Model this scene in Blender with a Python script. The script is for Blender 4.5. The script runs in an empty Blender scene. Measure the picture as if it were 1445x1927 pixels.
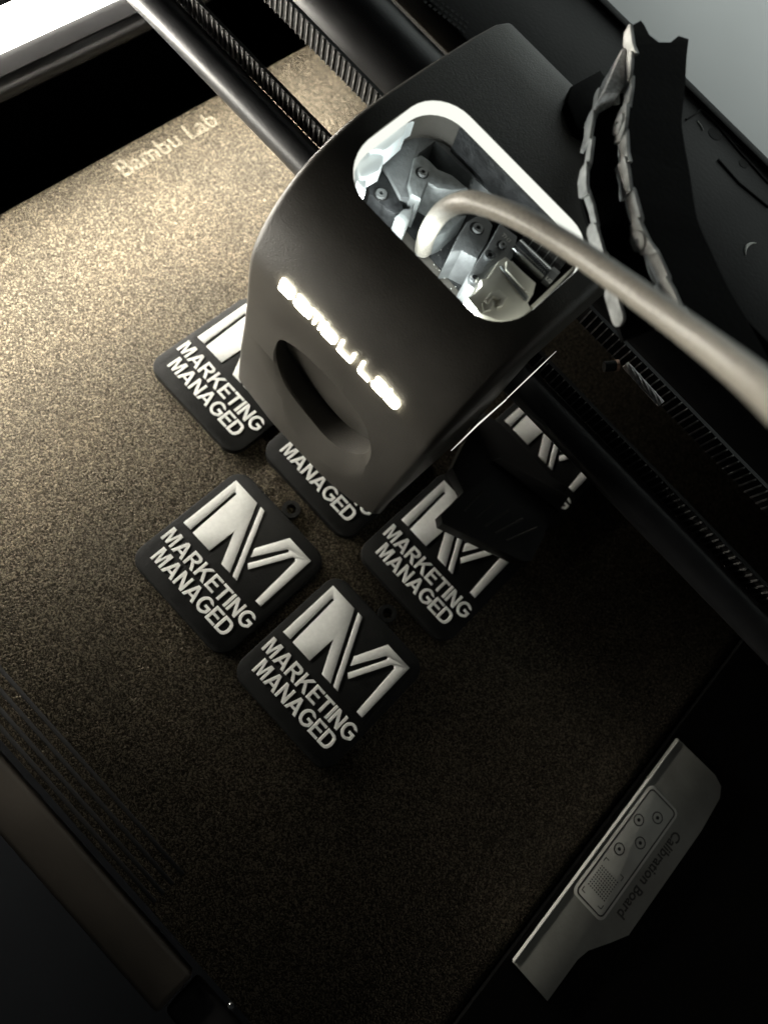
import bpy, bmesh, math, random
from mathutils import Vector, Matrix
random.seed(7)
MM = 0.001
S = bpy.context.scene
COL = S.collection

# ------------------------------------------------------------------ camera
FPX, IW, IH = 1249.327, 1445.0, 1927.0            # focal length and frame, in photograph pixels
RR = ((0.68404064, 0.69914635, 0.20804514),
      (0.72790868, -0.63575466, -0.25683644),
      (-0.04730059, 0.32712443, -0.94379673))      # rows: right, down, forward
CC = Vector((47.5084, -20.8257, 198.2196))         # camera centre in mm
cam_d = bpy.data.cameras.new('camera')
cam = bpy.data.objects.new('camera', cam_d)
COL.objects.link(cam)
rt, dn, fw = (Vector(r) for r in RR)
M = Matrix.Identity(4)
for i in range(3):
    M[i][0], M[i][1], M[i][2], M[i][3] = rt[i], -dn[i], -fw[i], CC[i] * MM
cam.matrix_world = M
cam_d.sensor_fit = 'VERTICAL'
cam_d.sensor_height = 36.0
cam_d.sensor_width = 27.0
cam_d.lens = FPX / IH * 36.0
cam_d.clip_start = 0.005
cam_d.clip_end = 20.0
cam_d.dof.use_dof = True
cam_d.dof.focus_distance = 0.170
cam_d.dof.aperture_fstop = 11.0
S.camera = cam

def up(px, py, z):
    """The point at height z (mm) that the photograph shows at pixel px, py."""
    a, b = (px - IW / 2) / FPX, (py - IH / 2) / FPX
    r = rt * a + dn * b + fw
    return CC + r * ((z - CC.z) / r.z)

# ------------------------------------------------------------------ world, room lamp, exposure
W = bpy.data.worlds.new('World')
S.world = W
W.use_nodes = True
W.node_tree.nodes['Background'].inputs['Color'].default_value = (0.75, 0.85, 1.0, 1)
W.node_tree.nodes['Background'].inputs['Strength'].default_value = 0.005
LED_STRENGTH = 95.0
RING_STRENGTH = 1.25
LOGO_STRENGTH = 30.0
room_d = bpy.data.lights.new('room_light', 'AREA')
room_d.shape = 'DISK'
room_d.size = 0.5
room_d.energy = 0.30
room_d.color = (1.0, 0.93, 0.82)
room = bpy.data.objects.new('room_light', room_d)
room.location = (0.98, 0.24, 0.50)
room.rotation_euler = (Vector((0.1, 0.1, 0.05)) - Vector(room.location)).to_track_quat('-Z', 'Y').to_euler()
COL.objects.link(room)
back_d = bpy.data.lights.new('room_light', 'AREA')      # added to brighten only the grey wall, in place of room light
back_d.shape = 'RECTANGLE'
back_d.size, back_d.size_y = 0.5, 0.2
back_d.energy = 0.9
back_d.color = (0.95, 1.0, 0.98)
back = bpy.data.objects.new('room_light', back_d)
back.location = (0.05, 0.205, 0.16)
back.rotation_euler = Vector((0.0, 1.0, -0.10)).to_track_quat('-Z', 'Y').to_euler()
COL.objects.link(back)
S.view_settings.view_transform = 'Standard'
S.view_settings.look = 'None'
S.view_settings.exposure = 0.0
S.view_settings.gamma = 1.0
S.cycles.use_denoising = True
S.cycles.max_bounces = 8
S.cycles.sample_clamp_indirect = 6.0

# ------------------------------------------------------------------ materials
def mat(name, col, rough=0.5, metal=0.0, bump=0.0, bscale=900.0, var=0.0, vscale=120.0, spec=0.5, emit=0.0, ecol=None, trans=0.0, sss=0.0, coat=0.0):
    m = bpy.data.materials.new(name)
    m.use_nodes = True
    nt = m.node_tree
    b = nt.nodes['Principled BSDF']
    b.inputs['Base Color'].default_value = (*col, 1)
    b.inputs['Roughness'].default_value = rough
    b.inputs['Metallic'].default_value = metal
    b.inputs['Specular IOR Level'].default_value = spec
    b.inputs['Coat Weight'].default_value = coat
    if trans: b.inputs['Transmission Weight'].default_value = trans
    if sss:
        b.inputs['Subsurface Weight'].default_value = sss
        b.inputs['Subsurface Scale'].default_value = 0.002
        b.inputs['Subsurface Radius'].default_value = (1, 1, 1)
    if emit:
        b.inputs['Emission Color'].default_value = (*(ecol or col), 1)
        b.inputs['Emission Strength'].default_value = emit
    tc = nt.nodes.new('ShaderNodeTexCoord')
    if var:
        n = nt.nodes.new('ShaderNodeTexNoise')
        n.inputs['Scale'].default_value = vscale
        n.inputs['Detail'].default_value = 6
        nt.links.new(tc.outputs['Object'], n.inputs['Vector'])
        r = nt.nodes.new('ShaderNodeValToRGB')
        r.color_ramp.elements[0].position = 0.3
        r.color_ramp.elements[1].position = 0.7
        r.color_ramp.elements[0].color = (*[c * (1 - var) for c in col], 1)
        r.color_ramp.elements[1].color = (*[min(1, c * (1 + var)) for c in col], 1)
        nt.links.new(n.outputs['Fac'], r.inputs['Fac'])
        nt.links.new(r.outputs['Color'], b.inputs['Base Color'])
        mr = nt.nodes.new('ShaderNodeMapRange')
        mr.inputs['To Min'].default_value = max(0.02, rough - 0.12)
        mr.inputs['To Max'].default_value = min(1, rough + 0.12)
        nt.links.new(n.outputs['Fac'], mr.inputs['Value'])
        nt.links.new(mr.outputs['Result'], b.inputs['Roughness'])
    if bump:
        n2 = nt.nodes.new('ShaderNodeTexNoise')
        n2.inputs['Scale'].default_value = bscale
        n2.inputs['Detail'].default_value = 3
        nt.links.new(tc.outputs['Object'], n2.inputs['Vector'])
        bp = nt.nodes.new('ShaderNodeBump')
        bp.inputs['Strength'].default_value = bump
        bp.inputs['Distance'].default_value = 0.0003
        nt.links.new(n2.outputs['Fac'], bp.inputs['Height'])
        nt.links.new(bp.outputs['Normal'], b.inputs['Normal'])
    return m

def plate_material():
    """Powder-coated gold PEI: worm-like pits and grains with glints."""
    m = bpy.data.materials.new('textured_gold_coating')
    m.use_nodes = True
    nt = m.node_tree
    L = nt.links.new
    b = nt.nodes['Principled BSDF']
    b.inputs['Metallic'].default_value = 0.9
    b.inputs['Specular IOR Level'].default_value = 0.5
    tc = nt.nodes.new('ShaderNodeTexCoord')
    def noise(scale, det, dist=0.0, rough=0.5):
        n = nt.nodes.new('ShaderNodeTexNoise')
        n.inputs['Scale'].default_value = scale
        n.inputs['Detail'].default_value = det
        n.inputs['Distortion'].default_value = dist
        n.inputs['Roughness'].default_value = rough
        L(tc.outputs['Object'], n.inputs['Vector'])
        return n
    worm = noise(1300, 1.2, 0.6)                        # about one-millimetre worms
    # fold the noise so that its mid value becomes a crease
    sub = nt.nodes.new('ShaderNodeMath'); sub.operation = 'SUBTRACT'; sub.inputs[1].default_value = 0.5
    L(worm.outputs['Fac'], sub.inputs[0])
    ab = nt.nodes.new('ShaderNodeMath'); ab.operation = 'ABSOLUTE'
    L(sub.outputs[0], ab.inputs[0])
    crease = nt.nodes.new('ShaderNodeMapRange')
    crease.inputs['From Min'].default_value = 0.0
    crease.inputs['From Max'].default_value = 0.17
    L(ab.outputs[0], crease.inputs['Value'])
    grain = noise(3000, 2.0)
    cloud = noise(26, 5, 0.3, 0.6)
    ramp = nt.nodes.new('ShaderNodeValToRGB')
    ramp.color_ramp.elements[0].position = 0.0
    ramp.color_ramp.elements[0].color = (0.012, 0.010, 0.007, 1)
    ramp.color_ramp.elements[1].position = 1.0
    ramp.color_ramp.elements[1].color = (0.178, 0.156, 0.117, 1)
    L(crease.outputs['Result'], ramp.inputs['Fac'])
    mx = nt.nodes.new('ShaderNodeMix'); mx.data_type = 'RGBA'; mx.blend_type = 'MULTIPLY'
    mx.inputs['Factor'].default_value = 1.0
    cr = nt.nodes.new('ShaderNodeValToRGB')
    cr.color_ramp.elements[0].position = 0.25; cr.color_ramp.elements[0].color = (0.70, 0.70, 0.70, 1)
    cr.color_ramp.elements[1].position = 0.75; cr.color_ramp.elements[1].color = (1.08, 1.03, 0.98, 1)
    L(cloud.outputs['Fac'], cr.inputs['Fac'])
    L(ramp.outputs['Color'], mx.inputs[6]); L(cr.outputs['Color'], mx.inputs[7])
    L(mx.outputs[2], b.inputs['Base Color'])
    rr = nt.nodes.new('ShaderNodeMapRange')
    rr.inputs['From Min'].default_value = 0.3; rr.inputs['From Max'].default_value = 0.7
    rr.inputs['To Min'].default_value = 0.26; rr.inputs['To Max'].default_value = 0.50
    L(grain.outputs['Fac'], rr.inputs['Value']); L(rr.outputs['Result'], b.inputs['Roughness'])
    h1 = nt.nodes.new('ShaderNodeMath'); h1.operation = 'MULTIPLY'; h1.inputs[1].default_value = 0.6
    L(crease.outputs['Result'], h1.inputs[0])
    h = nt.nodes.new('ShaderNodeMath'); h.operation = 'ADD'
    L(h1.outputs[0], h.inputs[0]); L(grain.outputs['Fac'], h.inputs[1])
    bp = nt.nodes.new('ShaderNodeBump')
    bp.inputs['Strength'].default_value = 0.75
    bp.inputs['Distance'].default_value = 0.00014
    L(h.outputs[0], bp.inputs['Height']); L(bp.outputs['Normal'], b.inputs['Normal'])
    return m

def emission(name, col, strength):
    m = bpy.data.materials.new(name)
    m.use_nodes = True
    nt = m.node_tree
    nt.nodes.remove(nt.nodes['Principled BSDF'])
    e = nt.nodes.new('ShaderNodeEmission')
    e.inputs['Color'].default_value = (*col, 1)
    e.inputs['Strength'].default_value = strength
    nt.links.new(e.outputs[0], nt.nodes['Material Output'].inputs['Surface'])
    return m

MT = dict(
    plate=plate_material(),
    tag=mat('tag_black_plastic', (0.0065, 0.0068, 0.0065), 0.5, spec=0.3, bump=0.25, bscale=1800, var=0.2, vscale=300),
    ink=mat('tag_white_plastic', (0.84, 0.85, 0.82), 0.45, bump=0.12, bscale=2200, var=0.05, vscale=900),
    shell=mat('charcoal_shell_plastic', (0.078, 0.073, 0.064), 0.45, bump=0.35, bscale=2600, var=0.16, vscale=90),
    shell2=mat('charcoal_recess_plastic', (0.030, 0.028, 0.024), 0.5, bump=0.3, bscale=2600, var=0.15),
    rod=mat('matte_carbon_rod', (0.030, 0.031, 0.033), 0.42, bump=0.15, bscale=1500, var=0.2, vscale=200),
    beam=mat('satin_black_beam', (0.016, 0.016, 0.017), 0.34, bump=0.1, bscale=1500, var=0.2),
    belt=mat('black_rubber', (0.012, 0.012, 0.012), 0.6, bump=0.2),
    tooth=mat('pale_belt_tooth', (0.22, 0.215, 0.21), 0.5, bump=0.5, bscale=3000, var=0.4, vscale=900),  # teeth paler than the band
    black=mat('black_plastic', (0.010, 0.010, 0.010), 0.5, bump=0.2, var=0.2),
    frame=mat('dark_frame_plastic', (0.0095, 0.0095, 0.0095), 0.5, bump=0.2, var=0.25, vscale=40, spec=0.18),
    void=mat('dark_hole', (0.003, 0.003, 0.003), 0.8),
    wall=mat('grey_painted_wall', (0.40, 0.42, 0.41), 0.6, bump=0.1, bscale=300, var=0.07, vscale=12),
    floor=mat('blue_black_floor', (0.020, 0.023, 0.028), 0.6, bump=0.2, var=0.3, vscale=20),
    rail=mat('glossy_trim', (0.030, 0.030, 0.031), 0.34, bump=0.06, bscale=400, var=0.12, vscale=60),
    tube=mat('milky_filament_tube', (0.37, 0.345, 0.30), 0.38, bump=0.25, bscale=2200, var=0.30, vscale=2200, sss=0.3),
    board=mat('board_grey', (0.26, 0.26, 0.235), 0.55, bump=0.2, var=0.12, vscale=150),
    panel=mat('board_panel_grey', (0.60, 0.60, 0.55), 0.5, bump=0.2, var=0.1, vscale=200),
    edge=mat('board_bright_edge', (0.62, 0.62, 0.58), 0.35),
    print_=mat('board_black_print', (0.018, 0.018, 0.017), 0.5),
    bracket=mat('grey_metal_bracket', (0.17, 0.178, 0.18), 0.5, metal=0.2, bump=0.4, bscale=1600, var=0.25, vscale=250),
    arm=mat('pale_cast_arm', (0.24, 0.255, 0.255), 0.45, metal=0.2, bump=0.4, bscale=1500, var=0.3, vscale=400),
    darkblock=mat('dark_motor_block', (0.020, 0.021, 0.022), 0.45, bump=0.6, bscale=1400, var=0.5, vscale=500),
    steel=mat('bright_steel', (0.55, 0.57, 0.58), 0.22, metal=0.9, bump=0.1, var=0.1),
    screw=mat('screw_steel', (0.28, 0.29, 0.29), 0.35, metal=0.7, bump=0.3, bscale=2500),
    connector=mat('cream_connector', (0.74, 0.72, 0.62), 0.4, bump=0.1, var=0.06),
    chain=mat('pale_lit_link', (0.50, 0.50, 0.48), 0.38, bump=0.15, bscale=900, var=0.35, vscale=350),  # pale tone puts the window's light on the links into their colour
    cover=mat('black_chain_cover', (0.0018, 0.0018, 0.0018), 0.7, spec=0.08, bump=0.2),
    bead=mat('glossy_bead', (0.10, 0.10, 0.10), 0.22, bump=0.06, bscale=400, var=0.1, vscale=60),
    copper=mat('copper_ring', (0.62, 0.40, 0.30), 0.35, metal=0.7),
    strand=mat('braided_grey_wire', (0.80, 0.78, 0.74), 0.5, bump=0.8, bscale=2500, var=0.4, vscale=1200),
    heatbed=mat('heatbed_edge', (0.036, 0.030, 0.023), 0.6, bump=0.1, var=0.2, vscale=60),
    led=emission('led_diffuser', (1.0, 0.95, 0.84), LED_STRENGTH),
    ring=emission('light_guide', (0.80, 0.82, 0.74), RING_STRENGTH),
    facet=mat('lit_light_guide_facet', (0.8, 0.86, 0.86), 0.25, emit=0.30, ecol=(0.86, 1.0, 1.0), coat=0.5, var=0.08, vscale=150),
    logo=emission('backlit_letter', (1.0, 0.93, 0.72), LOGO_STRENGTH),
    slit=emission('edge_glow', (1.0, 0.97, 0.88), 1.0),
    platetext=mat('plate_lettering', (0.118, 0.104, 0.079), 0.40, metal=0.9, bump=0.9, bscale=1500, var=0.6, vscale=900),
)

# ------------------------------------------------------------------ builders (all lengths in mm)
def link(name, me, material=None, parent=None):
    o = bpy.data.objects.new(name, me)
    COL.objects.link(o)
    if material is not None:
        me.materials.clear(); me.materials.append(material)
    if parent is not None: o.parent = parent
    return o

def finish(name, bm, material, parent=None, smooth=32, loc=None):
    bmesh.ops.recalc_face_normals(bm, faces=bm.faces)
    if loc is not None:
        bmesh.ops.translate(bm, verts=bm.verts, vec=-Vector(loc))
    bmesh.ops.scale(bm, verts=bm.verts, vec=(MM, MM, MM))
    me = bpy.data.meshes.new(name)
    bm.to_mesh(me); bm.free()
    if smooth:
        for p in me.polygons: p.use_smooth = True
        me.set_sharp_from_angle(angle=math.radians(smooth))
    o = link(name, me, material, parent)
    if loc is not None: o.location = Vector(loc) * MM
    return o

def thing(name, label, cat, loc=(0, 0, 0), group=None):
    o = bpy.data.objects.new(name, None)
    o.empty_display_size = 0.01
    COL.objects.link(o)
    o.location = Vector(loc) * MM
    return tag(o, label, cat, group)

def tag(o, label=None, cat=None, group=None, kind=None):
    if label: o['label'] = label
    if cat: o['category'] = cat
    if group: o['group'] = group
    if kind: o['kind'] = kind
    return o

def box(bm, a, b, bev=0.0, seg=2):
    r = bmesh.ops.create_cube(bm, size=1)
    vs = r['verts']
    for v in vs:
        v.co = Vector([a[i] + (v.co[i] + 0.5) * (b[i] - a[i]) for i in range(3)])
    if bev:
        es = list({e for v in vs for e in v.link_edges})
        bmesh.ops.bevel(bm, geom=es, offset=bev, segments=seg, affect='EDGES', profile=0.5)
    return bm

def prism(bm, pts, z0, z1, bev=0.0, seg=2, frame=None):
    """Extrude a 2-D outline from z0 to z1 (frame maps (x, y, z) to a Vector); bevel the z1 rim."""
    fr = frame or (lambda x, y, z: Vector((x, y, z)))
    lo = [bm.verts.new(fr(p[0], p[1], z0)) for p in pts]
    hi = [bm.verts.new(fr(p[0], p[1], z1)) for p in pts]
    n = len(pts)
    bm.faces.new(lo[::-1]); top = bm.faces.new(hi)
    for i in range(n):
        bm.faces.new((lo[i], lo[(i + 1) % n], hi[(i + 1) % n], hi[i]))
    if bev:
        bmesh.ops.recalc_face_normals(bm, faces=bm.faces)
        bmesh.ops.bevel(bm, geom=list(top.edges), offset=bev, segments=seg, affect='EDGES', profile=0.5)
    return bm

def rrect(x0, y0, x1, y1, r, n=6):
    out = []
    for cx, cy, a in ((x1 - r, y1 - r, 0), (x0 + r, y1 - r, 90), (x0 + r, y0 + r, 180), (x1 - r, y0 + r, 270)):
        for k in range(n + 1):
            t = math.radians(a + 90 * k / n)
            out.append((cx + r * math.cos(t), cy + r * math.sin(t)))
    return out

def spline(pts, n=8, closed=False):
    P = [Vector(p) for p in pts]
    m = len(P)
    out = []
    for i in range(m if closed else m - 1):
        if closed:
            a, b, c, d = P[i - 1], P[i], P[(i + 1) % m], P[(i + 2) % m]
        else:
            a, b, c, d = P[max(i - 1, 0)], P[i], P[i + 1], P[min(i + 2, m - 1)]
        for k in range(n):
            t = k / n
            out.append(0.5 * ((2 * b) + (c - a) * t + (2 * a - 5 * b + 4 * c - d) * t * t + (3 * b - a - 3 * c + d) * t ** 3))
    if not closed: out.append(P[-1])
    return out

def tube(bm, pts, r, seg=16, caps=True):
    P = [Vector(p) for p in pts]
    rr = r if isinstance(r, (list, tuple)) else [r] * len(P)
    ref = Vector((0, 0, 1))
    rings = []
    prev = None
    for i, p in enumerate(P):
        t = (P[min(i + 1, len(P) - 1)] - P[max(i - 1, 0)]).normalized()
        if prev is None:
            u = t.cross(ref if abs(t.z) < 0.9 else Vector((1, 0, 0))).normalized()
        else:
            u = (prev - t * prev.dot(t)).normalized()
        prev = u
        v = t.cross(u)
        rings.append([bm.verts.new(p + (u * math.cos(2 * math.pi * k / seg) + v * math.sin(2 * math.pi * k / seg)) * rr[i]) for k in range(seg)])
    for a, b in zip(rings, rings[1:]):
        for k in range(seg):
            bm.faces.new((a[k], a[(k + 1) % seg], b[(k + 1) % seg], b[k]))
    if caps:
        bm.faces.new(rings[0][::-1]); bm.faces.new(rings[-1])
    return bm

def cyl(bm, p, axis, r, h, seg=24, bev=0.0):
    """A cylinder from p along axis, length h, with an optional bevelled end rim."""
    a = Vector(axis).normalized()
    p = Vector(p)
    prof = [p, p + a * (h - bev)] + ([p + a * h] if bev else [])
    rad = [r, r] + ([r - bev] if bev else [])
    return tube(bm, prof, rad, seg)

def annulus(bm, c, r0, r1, z0, z1, seg=32):
    vs = []
    for r, z in ((r0, z0), (r1, z0), (r1, z1), (r0, z1)):
        vs.append([bm.verts.new((c[0] + r * math.cos(2 * math.pi * k / seg), c[1] + r * math.sin(2 * math.pi * k / seg), z)) for k in range(seg)])
    for q in range(4):
        a, b = vs[q], vs[(q + 1) % 4]
        for k in range(seg):
            bm.faces.new((a[k], a[(k + 1) % seg], b[(k + 1) % seg], b[k]))
    return bm

def text_mesh(word, bold, extrude, bevel=0.0, spacing=1.0):
    """A word of the built-in font as a mesh with lower left at the origin; returns (mesh, width, height), unit size."""
    cu = bpy.data.curves.new('lettering', 'FONT')
    cu.body = word
    cu.size = 1.0
    cu.offset = bold
    cu.extrude = extrude
    cu.bevel_depth = bevel
    cu.bevel_resolution = 1
    cu.resolution_u = 4
    cu.space_character = spacing
    o = bpy.data.objects.new('lettering', cu)
    COL.objects.link(o)
    dg = bpy.context.evaluated_depsgraph_get()
    me = bpy.data.meshes.new_from_object(o.evaluated_get(dg))
    bpy.data.objects.remove(o)
    xs = [v.co.x for v in me.vertices]; ys = [v.co.y for v in me.vertices]
    x0, y0 = min(xs), min(ys)
    for v in me.vertices: v.co.x -= x0; v.co.y -= y0
    return me, max(xs) - x0, max(ys) - y0

def boolean(o, cutter):
    md = o.modifiers.new('cut', 'BOOLEAN')
    md.operation = 'DIFFERENCE'; md.object = cutter; md.solver = 'EXACT'
    bpy.context.view_layer.update()
    dg = bpy.context.evaluated_depsgraph_get()
    me = bpy.data.meshes.new_from_object(o.evaluated_get(dg))
    o.modifiers.clear()
    old = o.data; o.data = me
    bpy.data.meshes.remove(old)
    bpy.data.objects.remove(cutter)

# ------------------------------------------------------------------ setting
def quad_box(name, a, b, material, bev=0.0, parent=None, seg=2):
    return finish(name, box(bmesh.new(), a, b, bev, seg), material, parent)

tag(quad_box('floor', (-420, -380, -90), (420, 420, -84), MT['floor']), kind='structure')
tag(quad_box('rear_wall', (-420, 300, -84), (420, 306, 260), MT['wall']), kind='structure')
tag(quad_box('side_wall', (-190, -380, -84), (-184, 300, 60), MT['black']), kind='structure')

# heated bed under the plate
bed = thing('heated_bed', 'black heated bed carrying the gold plate, brown front rail along its near edge', 'heated bed', (13, 50, -8))
bed_off = Vector((13, 50, -8))
def on(parent_loc, name, bm, material, parent, smooth=32):
    """Part whose vertices were given in scene coordinates, parented to a thing standing at parent_loc."""
    bmesh.ops.translate(bm, verts=bm.verts, vec=-Vector(parent_loc))
    return finish(name, bm, material, parent, smooth)
on(bed_off, 'carrier', box(bmesh.new(), (-108, -71, -12), (138, 190, -4.3), 1.0), MT['black'], bed)
on(bed_off, 'front_rail', box(bmesh.new(), (-118, -87, -9), (93, -75, -4.2), 1.6, 3), MT['heatbed'], bed)
on(bed_off, 'front_rail', box(bmesh.new(), (94, -86, -10), (150, -75, -6.5), 1.6, 3), MT['black'], bed)
on(bed_off, 'side_wing', box(bmesh.new(), (152.6, -110, -12), (300, 190, -1.4)), MT['cover'], bed)
on(bed_off, 'screw', cyl(bmesh.new(), (105.5, -73.5, -6), (0, 0, 1), 0.9, 1.2, 12, 0.3), MT['steel'], bed)
for sx in (-70, 90):
    on(bed_off, 'support', box(bmesh.new(), (sx - 20, 40, -84), (sx + 20, 80, -12)), MT['black'], bed)

# print plate
PL = Vector((13, 58, -4))
plate = thing('print_plate', 'textured gold print plate under the black tags, ridged front lip', 'print plate', PL)
out = [(-115.5, -58), (-112, -62), (-104, -62), (-100, -72.3), (142, -72.3), (149, -70), (152, -66), (152, 186), (149, 190), (-112, 190), (-115.5, 186)]
pb = prism(bmesh.new(), out, -4.0, -3.0, 0.25, 2)
on(PL, 'plate', pb, MT['plate'], plate)
for k, y in enumerate((-61.4, -64.7, -67.7, -70.4)):
    on(PL, 'ridge_groove', box(bmesh.new(), (-46, y - 0.55, -3.05), (72.6, y + 0.55, -2.93), 0.03), MT['void'], plate)
me, w, h = text_mesh('Bambu Lab', 0.012, 0.004)
sc = 41.0 / w
for v in me.vertices:
    x, y, z = v.co
    v.co = Vector((-105.3 - y * sc - PL.x, 63.5 + x * sc - PL.y, 1.02 + (z + 0.004) * 6)) * MM
link('lettering', me, MT['platetext'], plate)
# faint purge line left on the plate beside the tags
on(PL, 'purge_line', tube(bmesh.new(), [up(x, y, -2.97) for x, y in ((330, 868), (352, 905), (388, 948))], 0.08, 6), MT['platetext'], plate)

# ------------------------------------------------------------------ keychain tags
LOGO = [
    [(0, 0), (3.0, 0.15), (2.6, 17.2), (2.95, 17.45), (3.45, 17.3), (4.1, 0), (11.4, 0), (11.75, 9.2), (16.7, 0), (20.4, 0), (9.5, 20.15), (0, 20.15)],
    [(11.1, 20.15), (12.9, 20.15), (23.5, 0), (21.6, 0)],
    [(19.6, 10.3), (24.2, 20.15), (33.7, 20.15), (33.8, 0), (31.5, 0), (30.6, 16.6), (29.9, 17.1), (29.2, 16.8), (23.1, 4.6), (21.7, 5.7), (27.2, 16.9), (26.9, 17.5), (26.2, 17.3), (20.8, 7.6)],
]
# the slit between bar and block, and the one in the right arm, stay open towards the bottom
GLYPH = {   # width, outline, counter; cap height 1
    'M': (.86, [(0, 0), (0, 1), (.27, 1), (.43, .38), (.59, 1), (.86, 1), (.86, 0), (.68, 0), (.68, .64), (.655, .64), (.51, .03), (.35, .03), (.205, .64), (.18, .64), (.18, 0)], None),
    'A': (.93, [(0, 0), (.36, 1), (.57, 1), (.93, 0), (.71, 0), (.64, .22), (.29, .22), (.22, 0)], [(.35, .38), (.465, .73), (.58, .38)]),
    'R': (.84, [(0, 0), (0, 1), (.48, 1), (.65, .97), (.75, .87), (.78, .72), (.74, .57), (.62, .47), (.52, .44), (.6, .37), (.68, .26), (.84, 0), (.6, 0), (.42, .28), (.34, .38), (.26, .41), (.2, .41), (.2, 0)],
          [(.2, .57), (.2, .83), (.44, .83), (.54, .80), (.57, .70), (.53, .61), (.42, .57)]),
    'K': (.88, [(0, 0), (0, 1), (.2, 1), (.2, .57), (.58, 1), (.85, 1), (.49, .62), (.88, 0), (.63, 0), (.35, .47), (.2, .31), (.2, 0)], None),
    'E': (.72, [(0, 0), (0, 1), (.7, 1), (.7, .83), (.2, .83), (.2, .61), (.66, .61), (.66, .44), (.2, .44), (.2, .17), (.72, .17), (.72, 0)], None),
    'T': (.76, [(.28, 0), (.28, .83), (0, .83), (0, 1), (.76, 1), (.76, .83), (.48, .83), (.48, 0)], None),
    'I': (.2, [(0, 0), (0, 1), (.2, 1), (.2, 0)], None),
    'N': (.78, [(0, 0), (0, 1), (.2, 1), (.59, .36), (.59, 1), (.78, 1), (.78, 0), (.58, 0), (.19, .64), (.19, 0)], None),
    'G': (.92, [(.48 + .48 * math.cos(math.radians(a)), .5 + .515 * math.sin(math.radians(a))) for a in range(32, 320, 16)] +
          [(.92, .2), (.92, .57), (.49, .57), (.49, .40), (.72, .40), (.72, .27)] +
          [(.48 + .27 * math.cos(math.radians(a)), .5 + .345 * math.sin(math.radians(a))) for a in range(306, 36, -18)], None),
    'D': (.84, [(0, 0), (0, 1), (.4, 1), (.60, .97), (.75, .86), (.82, .68), (.84, .5), (.82, .32), (.75, .14), (.60, .03), (.4, 0)],
          [(.2, .17), (.2, .83), (.38, .83), (.52, .80), (.60, .68), (.63, .5), (.60, .32), (.52, .20), (.38, .17)]),
}
GLYPH_CURVE = {}
def glyph_mesh(c, x, y, hgt):
    if c not in GLYPH_CURVE:
        cu = bpy.data.curves.new('letter', 'CURVE')
        cu.dimensions = '2D'; cu.fill_mode = 'BOTH'
        cu.extrude = 0.03; cu.bevel_depth = 0.020; cu.bevel_resolution = 2; cu.offset = -0.022
        for ring in GLYPH[c][1:]:
            if not ring: continue
            sp = cu.splines.new('POLY'); sp.points.add(len(ring) - 1)
            for p, q in zip(sp.points, ring): p.co = (q[0], q[1], 0, 1)
            sp.use_cyclic_u = True
        o = bpy.data.objects.new('letter', cu); COL.objects.link(o)
        dg = bpy.context.evaluated_depsgraph_get()
        m0 = bpy.data.meshes.new_from_object(o.evaluated_get(dg))
        bpy.data.objects.remove(o)
        GLYPH_CURVE[c] = m0
    me = GLYPH_CURVE[c].copy()
    me.name = 'letter'
    zt = max(v.co.z for v in me.vertices)
    for v in me.vertices:
        v.co = Vector((x + v.co.x * hgt, y + v.co.y * hgt, (v.co.z - zt) * hgt * 1.0 + 2.9)) * MM
    me.materials.clear(); me.materials.append(MT['ink'])
    for p in me.polygons: p.use_smooth = True
    me.set_sharp_from_angle(angle=math.radians(50))
    return me
TAG_MESH = {}
def tag_meshes():
    base = Vector((17.66, 2.86, -3.0))
    bm = bmesh.new()
    prism(bm, rrect(-2.34, -18.35, 37.66, 24.07, 5.2, 8), -3.0, -0.35, 0.3, 2)
    bmesh.ops.translate(bm, verts=bm.verts, vec=-base)
    o = finish('body', bm, MT['tag']); TAG_MESH['body'] = o.data; bpy.data.objects.remove(o)
    bm = bmesh.new()
    n = 28
    ring_c = (17.6, 26.9)
    annulus(bm, ring_c, 1.4, 2.9, -3.0, -1.2, n)
    bmesh.ops.bevel(bm, geom=[e for e in bm.edges if all(v.co.z > -1.3 for v in e.verts) and abs((Vector((e.verts[0].co.x - ring_c[0], e.verts[0].co.y - ring_c[1])).length) - (Vector((e.verts[1].co.x - ring_c[0], e.verts[1].co.y - ring_c[1])).length)) < 0.01], offset=0.25, segments=2, affect='EDGES')
    bmesh.ops.translate(bm, verts=bm.verts, vec=-base)
    o = finish('key_loop', bm, MT['tag']); TAG_MESH['loop'] = o.data; bpy.data.objects.remove(o)
    TAG_MESH['logo'] = []
    for poly in LOGO:
        bm = bmesh.new()
        prism(bm, poly, -0.6, -0.08, 0.12, 2)
        bmesh.ops.translate(bm, verts=bm.verts, vec=-base)
        o = finish('emblem_stroke', bm, MT['ink'], smooth=50); TAG_MESH['logo'].append(o.data); bpy.data.objects.remove(o)
    TAG_MESH['letter'] = []
    for word, x0, x1, y0, hgt in (('MARKETING', -0.8, 36.0, -7.75, 4.95), ('MANAGED', 1.9, 33.2, -13.7, 4.95)):
        tot = sum(GLYPH[c][0] for c in word)
        gap = ((x1 - x0) / hgt - tot) / (len(word) - 1)
        x = x0
        for c in word:
            me = glyph_mesh(c, x - base.x, y0 - base.y, hgt)
            TAG_MESH['letter'].append(me)
            x += (GLYPH[c][0] + gap) * hgt
tag_meshes()
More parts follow.
